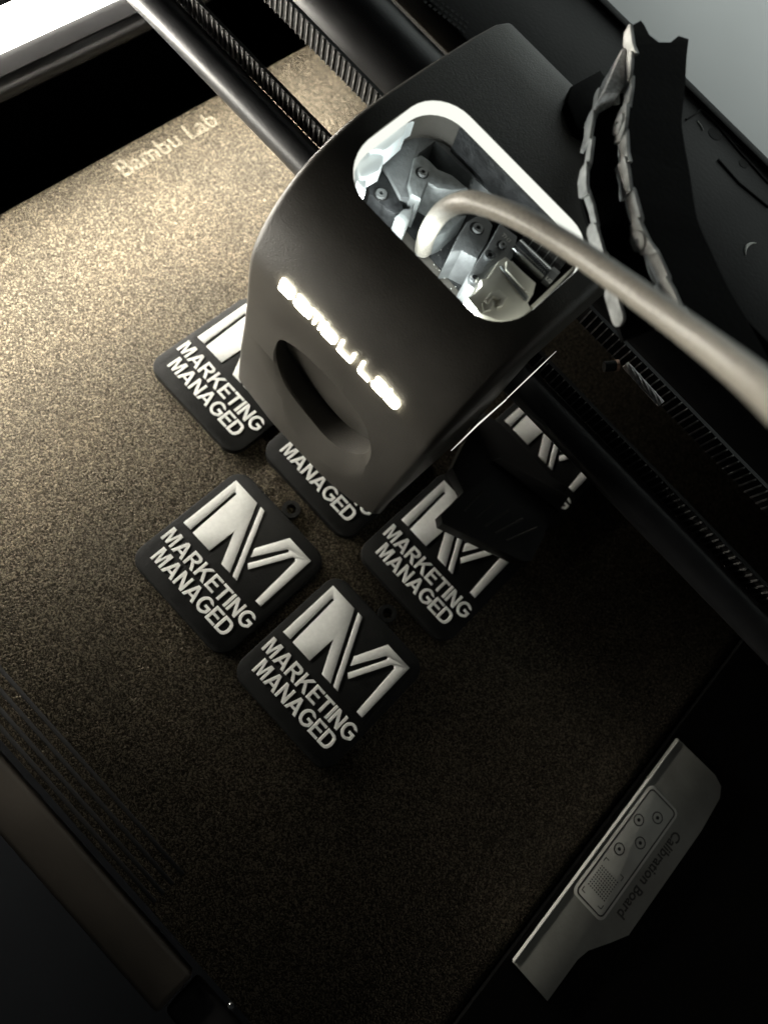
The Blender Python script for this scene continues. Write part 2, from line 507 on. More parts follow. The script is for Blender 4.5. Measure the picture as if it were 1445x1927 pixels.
TAGS = [
    ((0, 0), 'black keychain tag fully in view, left of the front pair, brightly lit by the lamp'),
    ((43.7, -0.2), 'black keychain tag fully in view, nearest the bottom of the photo'),
    ((43.1, 50.45), 'black keychain tag with dim lettering, its emblem half covered by a dark plate added as shade'),
    ((42.2, 102.6), 'black keychain tag farthest back, only white slivers showing under the guide rod'),
    ((-0.75, 50.4), 'black keychain tag under the toolhead front, only its lower word showing'),
    ((-44.0, 42.6), 'black keychain tag behind the left corner of the toolhead, both words readable'),
]
for (dx, dy), lab in TAGS:
    t = thing('keychain_tag', lab, 'keychain tag', (17.66 + dx, 2.86 + dy, -3.0), 'printed keychain tags on the gold plate')
    link('body', TAG_MESH['body'], None, t)
    link('key_loop', TAG_MESH['loop'], None, t)
    for m in TAG_MESH['logo']: link('emblem_stroke', m, None, t)
    for m in TAG_MESH['letter']: link('letter', m, None, t)

# ------------------------------------------------------------------ chamber lamp on the left
LM = Vector((-146, 70, 0))
lamp = thing('chamber_lamp', 'glowing white light bar with glossy trim at upper left', 'lamp', LM)
xz = lambda pts, y0, y1: prism(bmesh.new(), [(p[0], p[1]) for p in pts], y0, y1, frame=lambda a, b, c: Vector((a, c, b)))
DX = 12.6                                           # the bar stands just left of the plate, at rod height
lx = lambda pts: [(p[0] + DX, p[1] + 12.0) for p in pts]
on(LM, 'diffuser', xz(lx([(-147, 19.3), (-143.4, 19.0), (-142.6, 20), (-142.6, 28.2), (-143.4, 28.9), (-145.1, 28.9)]), -120, 184), MT['led'], lamp)
on(LM, 'trim', xz(lx([(-150, 18.9), (-143.2, 18.9), (-141.3, 14.5), (-141.5, 14.0), (-150, 14.0)]), -140, 185), MT['rail'], lamp)
arc = [(-143.6 + 3.2 * math.cos(a), 9.6 + 4.0 * math.sin(a)) for a in [math.radians(70 - 12 * k) for k in range(15)]]
on(LM, 'trim_bead', xz(lx([(-150, 13.6)] + arc + [(-150, 5)]), -140, 185), MT['bead'], lamp, 60)
on(LM, 'housing', xz(lx([(-160, 2), (-150.2, 2), (-150.2, 28.8), (-145.3, 28.7), (-145.3, 29.3), (-160, 29.3)]), -140, 185), MT['board'], lamp)
on(LM, 'mount', box(bmesh.new(), (-183.8, 40, 12), (-147.6, 60, 32)), MT['black'], lamp)

# ------------------------------------------------------------------ gantry: rods, belts, rear frame
rod = finish('guide_rod', tube(bmesh.new(), [(-175, 84.1, 48), (-60, 84.1, 48), (60, 84.1, 48), (240, 84.1, 48)], 4.7, 40), MT['rod'], loc=(0, 84.1, 48))
tag(rod, 'dark round guide rod nearest the front, passing under the toolhead', 'rod', 'rods of the gantry')
rod2 = finish('guide_rod', tube(bmesh.new(), [(-175, 128.5, 48), (60, 128.5, 48), (240, 128.5, 48)], 11.5, 56), MT['beam'], loc=(0, 128.5, 48))
tag(rod2, 'thick glossy black guide rod behind both belts, light streak along it', 'rod', 'rods of the gantry')
bm = bmesh.new()
prism(bm, [(-0.2, -2.9), (0.0, -2.9), (0.2, -2.9), (0.17, 2.9), (-0.17, 2.9)], -0.30, 0.30, frame=lambda a, b, c: Vector((a, c, b)))
o = finish('tooth', bm, MT['tooth']); TOOTH = o.data; bpy.data.objects.remove(o)
def belt(y, z, lab):
    t = thing('drive_belt', lab, 'belt', (0, y, z), 'toothed belts of the gantry')
    bm = box(bmesh.new(), (-175, 0.25, -3.0), (240, 1.3, 3.0))
    finish('band', bm, MT['belt'], t)
    for k in range(-70, 100):
        x = k * 2.0 + 0.4
        if -24 < x < 38: continue
        q = link('tooth', TOOTH, None, t)
        q.location = (x * MM, 0, random.uniform(-0.1, 0.1) * MM)
belt(88.7, 52.7, 'black toothed belt just behind the front guide rod')
belt(101.6, 62.3, 'black toothed belt farther back, in front of the thick glossy rod')
RF = Vector((0, 166, 40))
rear = thing('rear_frame', 'dark rear frame plate with round holes below the grey wall', 'frame', RF)
fr = on(RF, 'top_plate', box(bmesh.new(), (-240, 142, 52), (240, 192, 60), 0.8), MT['frame'], rear)
on(RF, 'rim', box(bmesh.new(), (-240, 189.4, 60.05), (240, 192.3, 61.6), 0.5), MT['frame'], rear)
on(RF, 'skirt', box(bmesh.new(), (-240, 186, -84), (240, 191, 51.9)), MT['black'], rear)
on(RF, 'seam', tube(bmesh.new(), [up(1290, 225, 60.1), up(1318, 207, 60.1), up(1345, 232, 60.1), up(1390, 285, 60.1), up(1445, 345, 60.1)], 0.35, 8), MT['void'], rear)
on(RF, 'seam', tube(bmesh.new(), [up(1350, 300, 60.1), up(1390, 345, 60.1), up(1445, 390, 60.1)], 0.4, 8), MT['void'], rear)
for (px, py, r, d) in ((1345, 252, 2.3, 0), (1398, 308, 1.6, 0)):
    c = up(px, py, 60.0)
    on(RF, 'hole', cyl(bmesh.new(), (c.x, c.y, 59.2), (0, 0, 1), r, 0.9, 28), MT['void'], rear)
c = up(1425, 482, 60.0)
ar = [(c.x + 4.2 * math.cos(a), c.y + 4.2 * math.sin(a), 60.15) for a in [math.radians(135 + 8 * k) for k in range(13)]]
on(RF, 'hole_rim', tube(bmesh.new(), ar, [0.1 + 0.35 * math.sin(math.pi * k / 12) for k in range(13)], 8), MT['edge'], rear)
c2 = up(1328, 238, 60.0)
on(RF, 'hole_rim', tube(bmesh.new(), [up(1312, 228, 60.15), up(1318, 236, 60.15), up(1322, 245, 60.15)], 0.16, 8), MT['edge'], rear)
for k in range(9):
    for j in range(3):
        p = up(800 + k * 9 + j * 3, 4 + k * 7 - j * 9, 60)
        on(RF, 'vent_slot', box(bmesh.new(), (p.x - 0.5, p.y - 0.5, 59.9), (p.x + 0.5, p.y + 0.5, 60.08)), MT['void'], rear)

# ------------------------------------------------------------------ toolhead
TH = Vector((6.5, 85, 10))
head = thing('toolhead', 'rounded charcoal printer toolhead with glowing logo and lit window', 'printer toolhead', TH)
XL, XR = -24.0, 37.6
curve = spline([(44.0, 57.0), (44.7, 64.0), (47.2, 70.0), (51.6, 76.2), (57.5, 81.4), (65.5, 85.6), (76, 88.2), (91, 89.3), (110, 89.7)], 4)
prof = [(38.0, 10.0), (38.7, 17.0), (39.9, 26.0), (41.7, 36.0), (43.2, 47.0)] + [(p[0], p[1]) for p in curve] + [(118, 89.3), (122.5, 87.8), (125.3, 84.5), (126.3, 79), (126.3, 68.5), (76, 68.5), (76, 19.0), (41.0, 19.0), (40.2, 10.0)]
bm = bmesh.new()
fx = lambda a, b, c: Vector((c, a, b))
lo = [bm.verts.new(fx(p[0], p[1], XL)) for p in prof]
hi = [bm.verts.new(fx(p[0], p[1], XR)) for p in prof]
n = len(prof)
fl = bm.faces.new(lo); fh = bm.faces.new(hi[::-1])
for i in range(n): bm.faces.new((lo[i], lo[(i + 1) % n], hi[(i + 1) % n], hi[i]))
bmesh.ops.recalc_face_normals(bm, faces=bm.faces)
outer = [i for i in range(n - 3)]
def rim(vs, first, last):
    out = []
    for i in range(first, last):
        for e in vs[i].link_edges:
            if e.other_vert(vs[i]) is vs[i + 1]: out.append(e)
    return out
el, eh = rim(lo, 0, n - 5), rim(hi, 0, n - 5)
bmesh.ops.bevel(bm, geom=el, offset=5.7, segments=8, affect='EDGES', profile=0.5, clamp_overlap=True)
eh = [e for e in eh if e.is_valid]
bmesh.ops.bevel(bm, geom=eh, offset=3.4, segments=6, affect='EDGES', profile=0.5, clamp_overlap=True)
bmesh.ops.translate(bm, verts=bm.verts, vec=-TH)
def plan(x, z):
    """How far the front recedes at x: it is bowed in plan, most at its lower right corner."""
    q = max(0.0, min(1.0, (57 - z) / 47))
    return q * (2.0 * max(0, -x / 24) ** 2 + 3.6 * max(0, (x - 15) / 22) ** 2)
for k in range(-2, 9):
    x = k * 4.0
    bmesh.ops.bisect_plane(bm, geom=list(bm.verts) + list(bm.edges) + list(bm.faces), plane_co=(x - TH.x, 0, 0), plane_no=(1, 0, 0))
for v in bm.verts:
    if v.co.y + TH.y < 49: v.co.y += plan(v.co.x + TH.x, v.co.z + TH.z)
for v in bm.verts:                                  # the cheeks draw in a little towards the bottom
    z = v.co.z + TH.z
    if v.co.x < -12 and z < 52: v.co.x += (52 - z) * 0.030
shell = finish('cover', bm, MT['shell'], None)
# window pocket, scoop lip and scoop are cut out of the cover
WX0, WX1, WY0, WY1, WZ = -17.6, 31.8, 62.2, 92.8, 70.4
cut = finish('cutter', prism(bmesh.new(), [(x - TH.x, y - TH.y) for x, y in rrect(WX0, WY0, WX1, WY1, 9.0, 8)], WZ - TH.z, 100 - TH.z), None)
boolean(shell, cut)
lens = spline([(-9.6, 46.2), (-10.4, 40), (-8.6, 34.9), (-4.5, 30.5), (2.3, 27.2), (9, 25.6), (15, 25.9), (20, 28.6), (23.6, 33), (24.9, 37.4), (24.4, 42), (21.5, 46.8), (16, 49.6), (6, 50.4), (-3, 49.6)], 5, True)
def front_y(z, x=5.0):
    return front_y0(z) + plan(x, z)
def front_y0(z):
    pr = [p for p in prof[:20]]
    for (y0, z0), (y1, z1) in zip(pr, pr[1:]):
        if z0 <= z <= z1 and z1 > z0: return y0 + (y1 - y0) * (z - z0) / (z1 - z0)
    return 38.0
def loft(rings):
    bm = bmesh.new()
    vs = [[bm.verts.new(p) for p in r] for r in rings]
    m = len(vs[0])
    for a, b in zip(vs, vs[1:]):
        for k in range(m): bm.faces.new((a[k], a[(k + 1) % m], b[(k + 1) % m], b[k]))
    bm.faces.new(vs[0]); bm.faces.new(vs[-1][::-1])
    return bm
T = lambda x, y, z: Vector((x, y, z)) - TH
lip = []
for p in lens:                                     # the lower rim is dished, widest at its lower right
    d = (Vector((p[0] - 7, p[1] - 42))).normalized()
    w = 0.5 + 8.5 * max(0, min(1, (44 - p[1]) / 15)) * max(0.35, min(1, (p[0] + 10) / 16))
    lip.append((p[0] + d.x * w * 0.45, p[1] + d.y * w, w))
sh = lambda s: [((p[0] - 7) * s + 7, (p[1] - 36) * s + 36) for p in lens]
deep = lambda z, x: front_y(z, x) + 0.35 + max(0.1, (50.2 - z)) * 0.27
cut = finish('cutter', loft([[T(p[0], 34, p[1]) for p in lip], [T(p[0], front_y(p[1], p[0]) - 0.02, p[1]) for p in lip],
                             [T(p[0], front_y(p[1], p[0]) + 0.12 + 0.20 * q[2], p[1]) for p, q in zip(lens, lip)],
                             [T(p[0], deep(p[1], p[0]) + 0.3 + 0.2 * q[2], p[1]) for p, q in zip(sh(0.97), lip)],
                             [T(p[0], deep(p[1], p[0]) + 1.2, p[1]) for p in sh(0.80)]]), None)
boolean(shell, cut)
for p in shell.data.polygons: p.use_smooth = True
shell.data.set_sharp_from_angle(angle=math.radians(28))
shell.data.materials.clear(); shell.data.materials.append(MT['shell'])
shell.parent = head
def hp(name, bm, material, smooth=32): return on(TH, name, bm, material, head, smooth)

# backlit letters on the front
STROKES = {
    'B': [[(0, 0), (0, 1), (.85, 1), (1, .8), (.86, .54), (.05, .54)], [(.86, .54), (1, .3), (.85, 0), (0, 0)]],
    'a': [[(.05, 1), (.82, 1), (1, .8), (1, 0), (.15, 0), (0, .22), (.15, .5), (1, .5)]],
    'm': [[(0, 0), (0, 1), (.85, 1), (1, .85), (1, 0)], [(.5, 1), (.5, 0)]],
    'b': [[(0, 1.15), (0, 0), (.85, 0), (1, .2), (1, .6), (.85, .8), (0, .8)]],
    'u': [[(0, 1.1), (0, .0), (.5, 0), (1, 0), (1, 1)]],
    'L': [[(0, 1.1), (0, .15), (.12, 0), (1, 0)]],
}
def surf_y(z):
    pr = [(p[1], p[0]) for p in prof[:30]]
    for (z0, y0), (z1, y1) in zip(pr, pr[1:]):
        if z0 <= z <= z1 and z1 > z0: return y0 + (y1 - y0) * (z - z0) / (z1 - z0)
    return 44.0
xs = [(-12.9, 3.7), (-8.1, 3.7), (-3.4, 3.6), (1.3, 3.6), (6.6, 3.9), (13.3, 3.2), (17.6, 3.4), (21.9, 3.4)]
for ch, (x0, wd) in zip('BambuLab', xs):
    bm = bmesh.new()
    for st in STROKES[ch]:
        pts = []
        for a, b in zip(st, st[1:]):
            for k in range(4):
                t = k / 4
                pts.append((a[0] + (b[0] - a[0]) * t, a[1] + (b[1] - a[1]) * t))
        pts.append(st[-1])
        tube(bm, [(x0 + a * wd, surf_y(64.0 + b * 2.5) - 0.30, 64.0 + b * 2.5) for a, b in pts], 0.38, 8)
    hp('logo_letter', bm, MT['logo'], 60)

# light ring round the window
inner = rrect(WX0 + 0.75, WY0 + 0.08, WX1 - 0.12, WY1 - 0.75, 8.4, 8)
outer = rrect(WX0 + 0.02, WY0 + 0.02, WX1 - 0.02, WY1 - 0.02, 9.0, 8)
def topz(y):
    pr = prof
    for (y0, z0), (y1, z1) in zip(pr, pr[1:]):
        if y0 <= y <= y1 and y1 > y0: return z0 + (z1 - z0) * (y - y0) / (y1 - y0)
    return 89
bm = bmesh.new()
rings = []
for src, dz in ((outer, -3.0), (inner, -3.0), (inner, -0.45), (outer, -0.15)):
    rings.append([bm.verts.new((x, y, topz(y) + dz)) for x, y in src])
m = len(outer)
for q in range(4):
    a, b = rings[q], rings[(q + 1) % 4]
    for k in range(m): bm.faces.new((a[k], a[(k + 1) % m], b[(k + 1) % m], b[k]))
hp('window_light', bm, MT['ring'])

wl_d = bpy.data.lights.new('window_fill', 'AREA')          # unseen lamp added under the front rim to brighten the window's contents
wl_d.shape = 'RECTANGLE'
wl_d.size, wl_d.size_y = 0.036, 0.0015
wl_d.energy = 0.017
wl_d.color = (0.93, 1.0, 0.98)
wl = bpy.data.objects.new('window_fill', wl_d)
wl.location = Vector((6, 62.9, 82.0)) * MM
wl.rotation_euler = Vector((0, 1.0, -0.2)).to_track_quat('-Z', 'Y').to_euler()
COL.objects.link(wl)
# contents of the window; outlines are given where the photograph shows them, at their own height
Z3 = lambda x, y, z: up(640 + x * 500 / 1445, 150 + y * 470 / 1358, z)
def poly3(pts, z, z0, bev=0.15):
    return prism(bmesh.new(), [(Z3(x, y, z).x, Z3(x, y, z).y) for x, y in pts], z0, z, bev, 2)
def part3(name, pts, z, z0, material, bev=0.15, parent=None):
    return on(TH, name, poly3(pts, z, z0, bev), material, parent or head)
part3('light_guide', [(500, 158), (455, 190), (375, 235), (352, 295), (262, 372), (240, 384), (205, 380), (165, 384), (150, 350), (250, 230), (380, 140), (470, 100), (560, 110), (560, 150)], 84.5, 80, MT['facet'], 0.6)
part3('light_guide', [(240, 388), (238, 440), (216, 492), (150, 530), (110, 530), (88, 470), (100, 420), (160, 388)], 83.2, 80, MT['facet'], 0.7)
part3('light_guide', [(148, 534), (138, 600), (120, 600), (92, 545), (100, 533)], 82.4, 79, MT['facet'], 0.3)
part3('floor_plate', [(140, 560), (500, 160), (700, 160), (1390, 880), (1240, 1060), (1040, 1270), (850, 1300), (690, 1190)], 71.0, 70.45, MT['darkblock'], 0.05)
part3('bracket', [(505, 160), (1000, 640), (935, 660), (840, 640), (515, 335), (432, 398), (400, 452), (372, 560), (380, 640), (330, 640), (240, 470), (228, 430), (262, 378), (350, 300), (378, 240), (465, 185)], 79, 71, MT['bracket'], 0.3)
part3('side_wall', [(530, 150), (640, 170), (720, 240), (1160, 660), (1130, 700), (1000, 640), (505, 160)], 80.5, 71, MT['darkblock'], 0.2)
hp('liner', box(bmesh.new(), (-9.5, 92.1, 70.6), (23.5, 92.7, 86.0)), MT['darkblock'])
part3('arm', [(402, 420), (440, 405), (480, 430), (530, 482), (610, 515), (700, 590), (610, 600), (530, 590), (480, 560), (440, 650), (388, 620), (372, 560)], 80.4, 71, MT['arm'], 0.5)
part3('motor_block', [(150, 560), (225, 490), (330, 600), (345, 720), (300, 730), (250, 700), (160, 620)], 78, 71, MT['darkblock'], 0.4)
part3('boss', [(690, 770), (740, 738), (800, 742), (832, 790), (800, 885), (745, 975), (660, 930), (600, 935), (640, 850)], 81, 71, MT['bracket'], 0.5)
part3('boss', [(450, 850), (500, 860), (580, 830), (690, 730), (560, 740), (480, 800)], 78, 71, MT['arm'], 0.6)
part3('fin', [(300, 745), (345, 700), (375, 700), (410, 660), (380, 760), (345, 830), (310, 775)], 80, 71, MT['arm'], 0.4)
part3('metal_plate', [(870, 778), (965, 850), (940, 960), (905, 1000), (850, 1040), (780, 1090), (730, 1135), (690, 1110), (690, 1070), (745, 985), (800, 905)], 82, 71, MT['bracket'], 0.4)
con_ = part3('connector', [(860, 985), (900, 960), (1065, 1105), (1050, 1165), (1020, 1210), (1040, 1250), (960, 1310), (860, 1310), (760, 1270), (690, 1185), (730, 1160), (770, 1120), (765, 1085), (800, 1075)], 83.5, 71, MT['connector'], 0.25)
part3('connector_slot', [(868, 1012), (885, 1010), (1025, 1180), (1015, 1200), (1005, 1195)], 83.9, 83.4, MT['screw'], 0.08, con_)
part3('connector_insert', [(905, 985), (935, 985), (1050, 1100), (1030, 1155), (1010, 1150), (900, 1030)], 84.3, 83.4, MT['connector'], 0.2, con_)
part3('connector_latch', [(785, 1200), (815, 1160), (865, 1140), (912, 1182), (885, 1225), (855, 1235), (870, 1190), (835, 1180), (800, 1215)], 84.3, 83.4, MT['connector'], 0.15, con_)
part3('connector_latch', [(770, 1215), (800, 1190), (850, 1200), (820, 1250), (780, 1260)], 83.9, 83.4, MT['connector'], 0.15, con_)
part3('connector_step', [(1040, 1225), (1130, 1140), (1270, 1010), (1280, 1020), (1150, 1150), (1060, 1250)], 84.0, 71, MT['connector'], 0.15, con_)
a, b = Z3(955, 905, 81.5), Z3(1120, 1060, 81.5)
hp('motor_shaft', tube(bmesh.new(), [a, a.lerp(b, .5), b], 1.9, 24), MT['steel'])
a, b = Z3(985, 880, 80.0), Z3(1190, 1040, 80.0)
hp('motor_can', tube(bmesh.new(), [a, a.lerp(b, .5), b], 2.5, 24), MT['darkblock'])
for k in range(9):
    p = a.lerp(b, 0.08 + 0.1 * k); q = a.lerp(b, 0.10 + 0.1 * k)
    hp('winding', tube(bmesh.new(), [p, q], 2.62, 24), MT['screw'] if k % 2 else MT['black'])
a, b = Z3(1125, 1060, 82.4), Z3(1160, 1090, 82.4)
hp('shaft_collar', tube(bmesh.new(), [a, b], 2.1, 20), MT['bracket'])
def screw3(x, y, z, r, hole=True, stretch=0.0, m=None):
    c = Z3(x, y, z)
    if hole: hp('screw_hole', cyl(bmesh.new(), (c.x - 0.25, c.y + 0.1, z - 0.2), (0, 0, 1), r * 1.45, 0.28, 24), MT['void'])
    bm = annulus(bmesh.new(), (c.x, c.y), r * 0.42, r, z - 0.4, z + 0.75, 24)
    sc_ = hp('screw', bm, m or MT['screw'])
    on(TH, 'screw_socket', cyl(bmesh.new(), (c.x, c.y, z - 0.2), (0, 0, 1), r * 0.45, 0.42, 6), MT['void'], sc_)
screw3(447, 512, 80.5, 1.05)
screw3(745, 815, 81.1, 1.15)
screw3(222, 628, 78.1, 1.2)
screw3(808, 962, 82.1, 1.15, False, m=MT['steel'])
screw3(880, 905, 82.1, 0.8, True)
c = Z3(725, 1085, 82.0)
hp('rivet', cyl(bmesh.new(), (c.x, c.y, 82.0), (0, 0, 1), 1.0, 0.8, 20, 0.4), MT['steel'])
for word, (x, y), hgt, z in (('TH3', (882, 838), 1.0, 82.06), ('U2', (1120, 1075), 1.0, 84.6)):
    me, w, h = text_mesh(word, 0.02, 0.01)
    s = hgt / h
    c = Z3(x, y, z) - TH
    for v in me.vertices: v.co = Vector((c.x + v.co.x * s, c.y + v.co.y * s - hgt * .5, c.z + v.co.z)) * MM
    link('marking', me, MT['edge'], head)
for k in range(46):
    x, y = random.choice([(560, 1000), (520, 960), (610, 1070), (640, 1100), (480, 905), (600, 900), (540, 1040), (760, 300), (860, 420), (960, 520), (300, 720)])
    x += random.uniform(-45, 45); y += random.uniform(-40, 40)
    z = 71.1 if x < 700 else 80.6
    c = Z3(x, y, z)
    r = random.uniform(0.05, 0.16)
    bm = bmesh.new(); bmesh.ops.create_icosphere(bm, subdivisions=1, radius=r)
    bmesh.ops.translate(bm, verts=bm.verts, vec=(c.x, c.y, z + r * .4))
    hp('plastic_crumb', bm, MT['edge'])

# lit seam down the right side, plate added as shade beside it, nozzle below
hp('edge_glow', tube(bmesh.new(), [up(849, 848, 57), up(900, 798, 57), up(952, 752, 57)], [0.06, 0.2, 0.14], 8), MT['slit'])  # glow put in for light leaking along the head's edge
hp('edge_glow', tube(bmesh.new(), [up(953, 750, 57), up(1000, 705, 57), up(1046, 661, 57)], [0.1, 0.14, 0.03], 8), MT['slit'])
shade_outline = [(up(x, y, 13).x, up(x, y, 13).y) for x, y in ((904, 770), (942, 797), (990, 846), (1040, 897), (1069, 916), (1040, 968), (1024, 1010), (1000, 1056), (984, 1057), (832, 985), (829, 968), (860, 938), (872, 925), (850, 880))]
hp('shade_plate', prism(bmesh.new(), shade_outline, 7, 13, 0.5), MT['black'])  # made-up solid plate, put where a shadow darkens two tags
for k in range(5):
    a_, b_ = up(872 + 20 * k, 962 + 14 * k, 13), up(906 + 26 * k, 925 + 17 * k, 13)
    hp('shade_plate_bar', tube(bmesh.new(), [a_, a_.lerp(b_, .5), b_], 0.4, 8), MT['shell2'])  # raised bars on the added shade plate
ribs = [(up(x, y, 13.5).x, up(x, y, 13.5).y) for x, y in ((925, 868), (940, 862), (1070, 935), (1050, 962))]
hp('shade_plate_rib', prism(bmesh.new(), ribs, 12, 14.2, 0.4), MT['black'])  # rib on the added shade plate
hp('nozzle', tube(bmesh.new(), [(6, 68, 10), (6, 68, 3), (6, 68, -0.4)], [4, 3.5, 0.6], 20), MT['copper'])
hp('heater_block', box(bmesh.new(), (-2, 63, 3), (16, 78, 8.9), 1), MT['black'])
hp('lower_shroud', box(bmesh.new(), (-22.0, 62.5, 9), (34.5, 89, 41), 1.5), MT['shell2'])
bm = bmesh.new()
tube(bm, [(-6, 84.1, 48), (26, 84.1, 48)], 6.0, 28); tube(bm, [(-6, 128.5, 48), (26, 128.5, 48)], 13.2, 28)
box(bm, (-6, 108, 58), (26, 122, 68.4))
hp('bearing_carriage', bm, MT['black'])
# rounded grommet peeping out beside the front belt
g = up(585, 268, 58)
hp('belt_clamp', tube(bmesh.new(), [(-24.5, 84, 62), (-26, 87, 60.5), (-25.5, 91, 58)], [1.6, 2.6, 1.6], 16), MT['shell'])

# ------------------------------------------------------------------ filament tube
path = [up(796, 470, 72), up(800, 452, 76), up(809, 430, 82), up(828, 402, 89), up(852, 386, 95), up(882, 380, 99.5), (up(920, 388, 103)), up(985, 414, 108), up(1080, 470, 114), up(1180, 540, 121), up(1300, 627, 130), up(1400, 704, 139), up(1475, 768, 147), up(1600, 880, 160)]
tp = spline([tuple(p) for p in path], 8)
ft = finish('filament_tube', tube(bmesh.new(), [p for p in tp], 2.0, 28), MT['tube'], loc=tuple(path[0]), smooth=80)
tag(ft, 'milky plastic filament tube arching out of the lit window to the right edge', 'tube')

# ------------------------------------------------------------------ cable chain above the right of the head
CH = Vector((10, 112, 90))
chain = thing('cable_chain', 'black cable chain with links coloured pale as lit, standing behind the filament tube', 'cable chain', CH)
def resample(P, step):
    P = [Vector(p) for p in P]
    out, acc = [P[0]], 0
    for a, b in zip(P, P[1:]):
        L = (b - a).length; d = step - acc
        while d <= L:
            out.append(a.lerp(b, d / L)); d += step
        acc = (acc + L) % step
    return out
def link_plate(name, a, b, hgt, thick, off, material, shape, big=False):
    sgn = 1
    t = (b - a).normalized(); u = Vector((0, 0, 1)); u = (u - t * u.dot(t)).normalized(); s = t.cross(u)
    L = (b - a).length
    c0 = a + s * off
    fr = lambda x, y, z: c0 + t * x + u * y + s * z
    if shape == 'oval': pts = rrect(-0.8, -hgt, L + 0.9, 0.25, min(hgt * .5, 1.6), 4)
    elif shape == 'hook': pts = [(-0.5, 0), (-0.3, -hgt * .7), (L * .3, -hgt), (L * .9, -hgt * .8), (L + .6, -hgt * .25), (L + 1.0, 0.75), (L * .75, 0.1)]
    else: pts = [(-0.6, 0.1), (-0.6, -hgt), (L * .55, -hgt * .8), (L + 0.3, -hgt * 1.05), (L + .5, 0), (L * .4, 0.35)]
    bm = prism(bmesh.new(), pts, -thick / 2, thick / 2, 0.07, 1, frame=fr)
    q = on(CH, name, bm, material, chain)
    if big:
        cc_ = fr(L * .5, -hgt * .55, 0)
        on(CH, 'pin_boss', cyl(bmesh.new(), cc_ + s * (thick / 2) * sgn, s * sgn, min(2.0, hgt * .62), 0.45, 22, 0.12), material, q)
        on(CH, 'pin', cyl(bmesh.new(), cc_ + s * (thick / 2 + 0.45) * sgn, s * sgn, 0.55, 0.2, 14, 0.06), MT['screw'], q)
    return q
rs = [up(*p) for p in ((1186, 48, 106), (1193, 100, 105.6), (1188, 160, 105), (1182, 220, 104.5), (1178, 270, 104), (1186, 330, 103.6), (1200, 395, 103), (1226, 455, 102.4), (1254, 515, 102), (1292, 590, 101.5), (1330, 660, 101))]
ls = [up(*p) for p in ((1128, 168, 100), (1119, 230, 100), (1110, 300, 100), (1106, 350, 99.6), (1118, 400, 99), (1130, 440, 98.6), (1150, 510, 98), (1166, 560, 97.5), (1186, 628, 97))]
shapes = ['hook', 'oval', 'plain', 'oval', 'hook', 'plain', 'oval']
R_ = resample(spline(rs, 6), 6.4); L_ = resample(spline(ls, 6), 6.6)
for i, (a, b) in enumerate(zip(R_, R_[1:])):
    link_plate('link', a, b, 2.6 + 1.2 * (i % 2) + random.uniform(-.3, .4), 0.7, (0.4 if i % 2 else -0.1), MT['chain'], shapes[i % 7], i % 4 == 3)
for i, (a, b) in enumerate(zip(L_, L_[1:])):
    link_plate('link', a, b, 1.9 + 1.5 * (i % 2) + random.uniform(-.3, .4), 0.7, (0.4 if i % 2 else -0.1), MT['chain'], shapes[(i + 1) % 7])
# wires running between the rows
on(CH, 'wire', tube(bmesh.new(), spline([up(1196, 390, 100), up(1204, 440, 99.5), up(1216, 490, 99), up(1230, 530, 98.5), up(1262, 575, 98)], 6), 0.55, 10), MT['ink'], chain, 80)
on(CH, 'wire', tube(bmesh.new(), spline([up(1128, 300, 98.6), up(1142, 268, 99.2), up(1146, 250, 99)], 6), [0.5] * 13, 10), MT['chain'], chain, 80)
# black covers: broad top of each right link, notched at the end
rb = [up(*p) for p in ((1296, 72, 105.8), (1292, 110, 105.5), (1289, 165, 104.9), (1283, 225, 104.4), (1288, 270, 104), (1298, 325, 103.5), (1312, 410, 102.9), (1338, 472, 102.3), (1370, 540, 101.9), (1420, 625, 101.4), (1460, 700, 101))]
rs2, rb2 = spline(rs, 4), spline(rb, 4)
n = len(rs2)
for k in range(0, n - 4, 4):
    bm = bmesh.new()
    A = rs2[k:k + 5]; B = rb2[k:k + 5]
    s = 0.02
    topv = [(p.x, p.y) for p in A] + [(p.x, p.y) for p in B[::-1]]
    z = sum(p.z for p in A) / 5
    if k == 0:
        nt_ = [up(1296, 72, z), up(1277, 66, z), (up(1262, 78, z)), up(1240, 78, z), up(1222, 64, z), up(1212, 44, z), up(1206, 37, z)]
        topv = [(p.x, p.y) for p in A] + [(p.x, p.y) for p in B[:0:-1]] + [(p.x, p.y) for p in nt_]
    zs = [p.z for p in A] + ([p.z for p in B[::-1]] if k else [p.z for p in B[:0:-1]] + [B[0].z] * 7)
    hi = [bm.verts.new((p[0], p[1], q - 0.15)) for p, q in zip(topv, zs)]
    lo = [bm.verts.new((p[0], p[1], q - 2.2)) for p, q in zip(topv, zs)]
    bm.faces.new(hi); bm.faces.new(lo[::-1])
    for i in range(len(hi)): bm.faces.new((lo[i], lo[(i + 1) % len(hi)], hi[(i + 1) % len(hi)], hi[i]))
    on(CH, 'link_cover', bm, MT['cover'], chain, 0)
bm = bmesh.new()
A = [p - Vector((0, 0, 2.6)) for p in spline(ls, 4)]
Bq = resample(spline(rs[1:10], 6), 2.0)
B = [Bq[min(len(Bq) - 1, round(k * (len(Bq) - 1) / (len(A) - 1)))] - Vector((0, 0, 3.0)) for k in range(len(A))]
up4 = [[bm.verts.new(p) for p in (a_, b_, b_ - Vector((0, 0, 1)), a_ - Vector((0, 0, 1)))] for a_, b_ in zip(A, B)]
for q, r_ in zip(up4, up4[1:]):
    for k in range(4): bm.faces.new((q[k], q[(k + 1) % 4], r_[(k + 1) % 4], r_[k]))
bm.faces.new(up4[0]); bm.faces.new(up4[-1][::-1])
on(CH, 'channel', bm, MT['cover'], chain, 0)
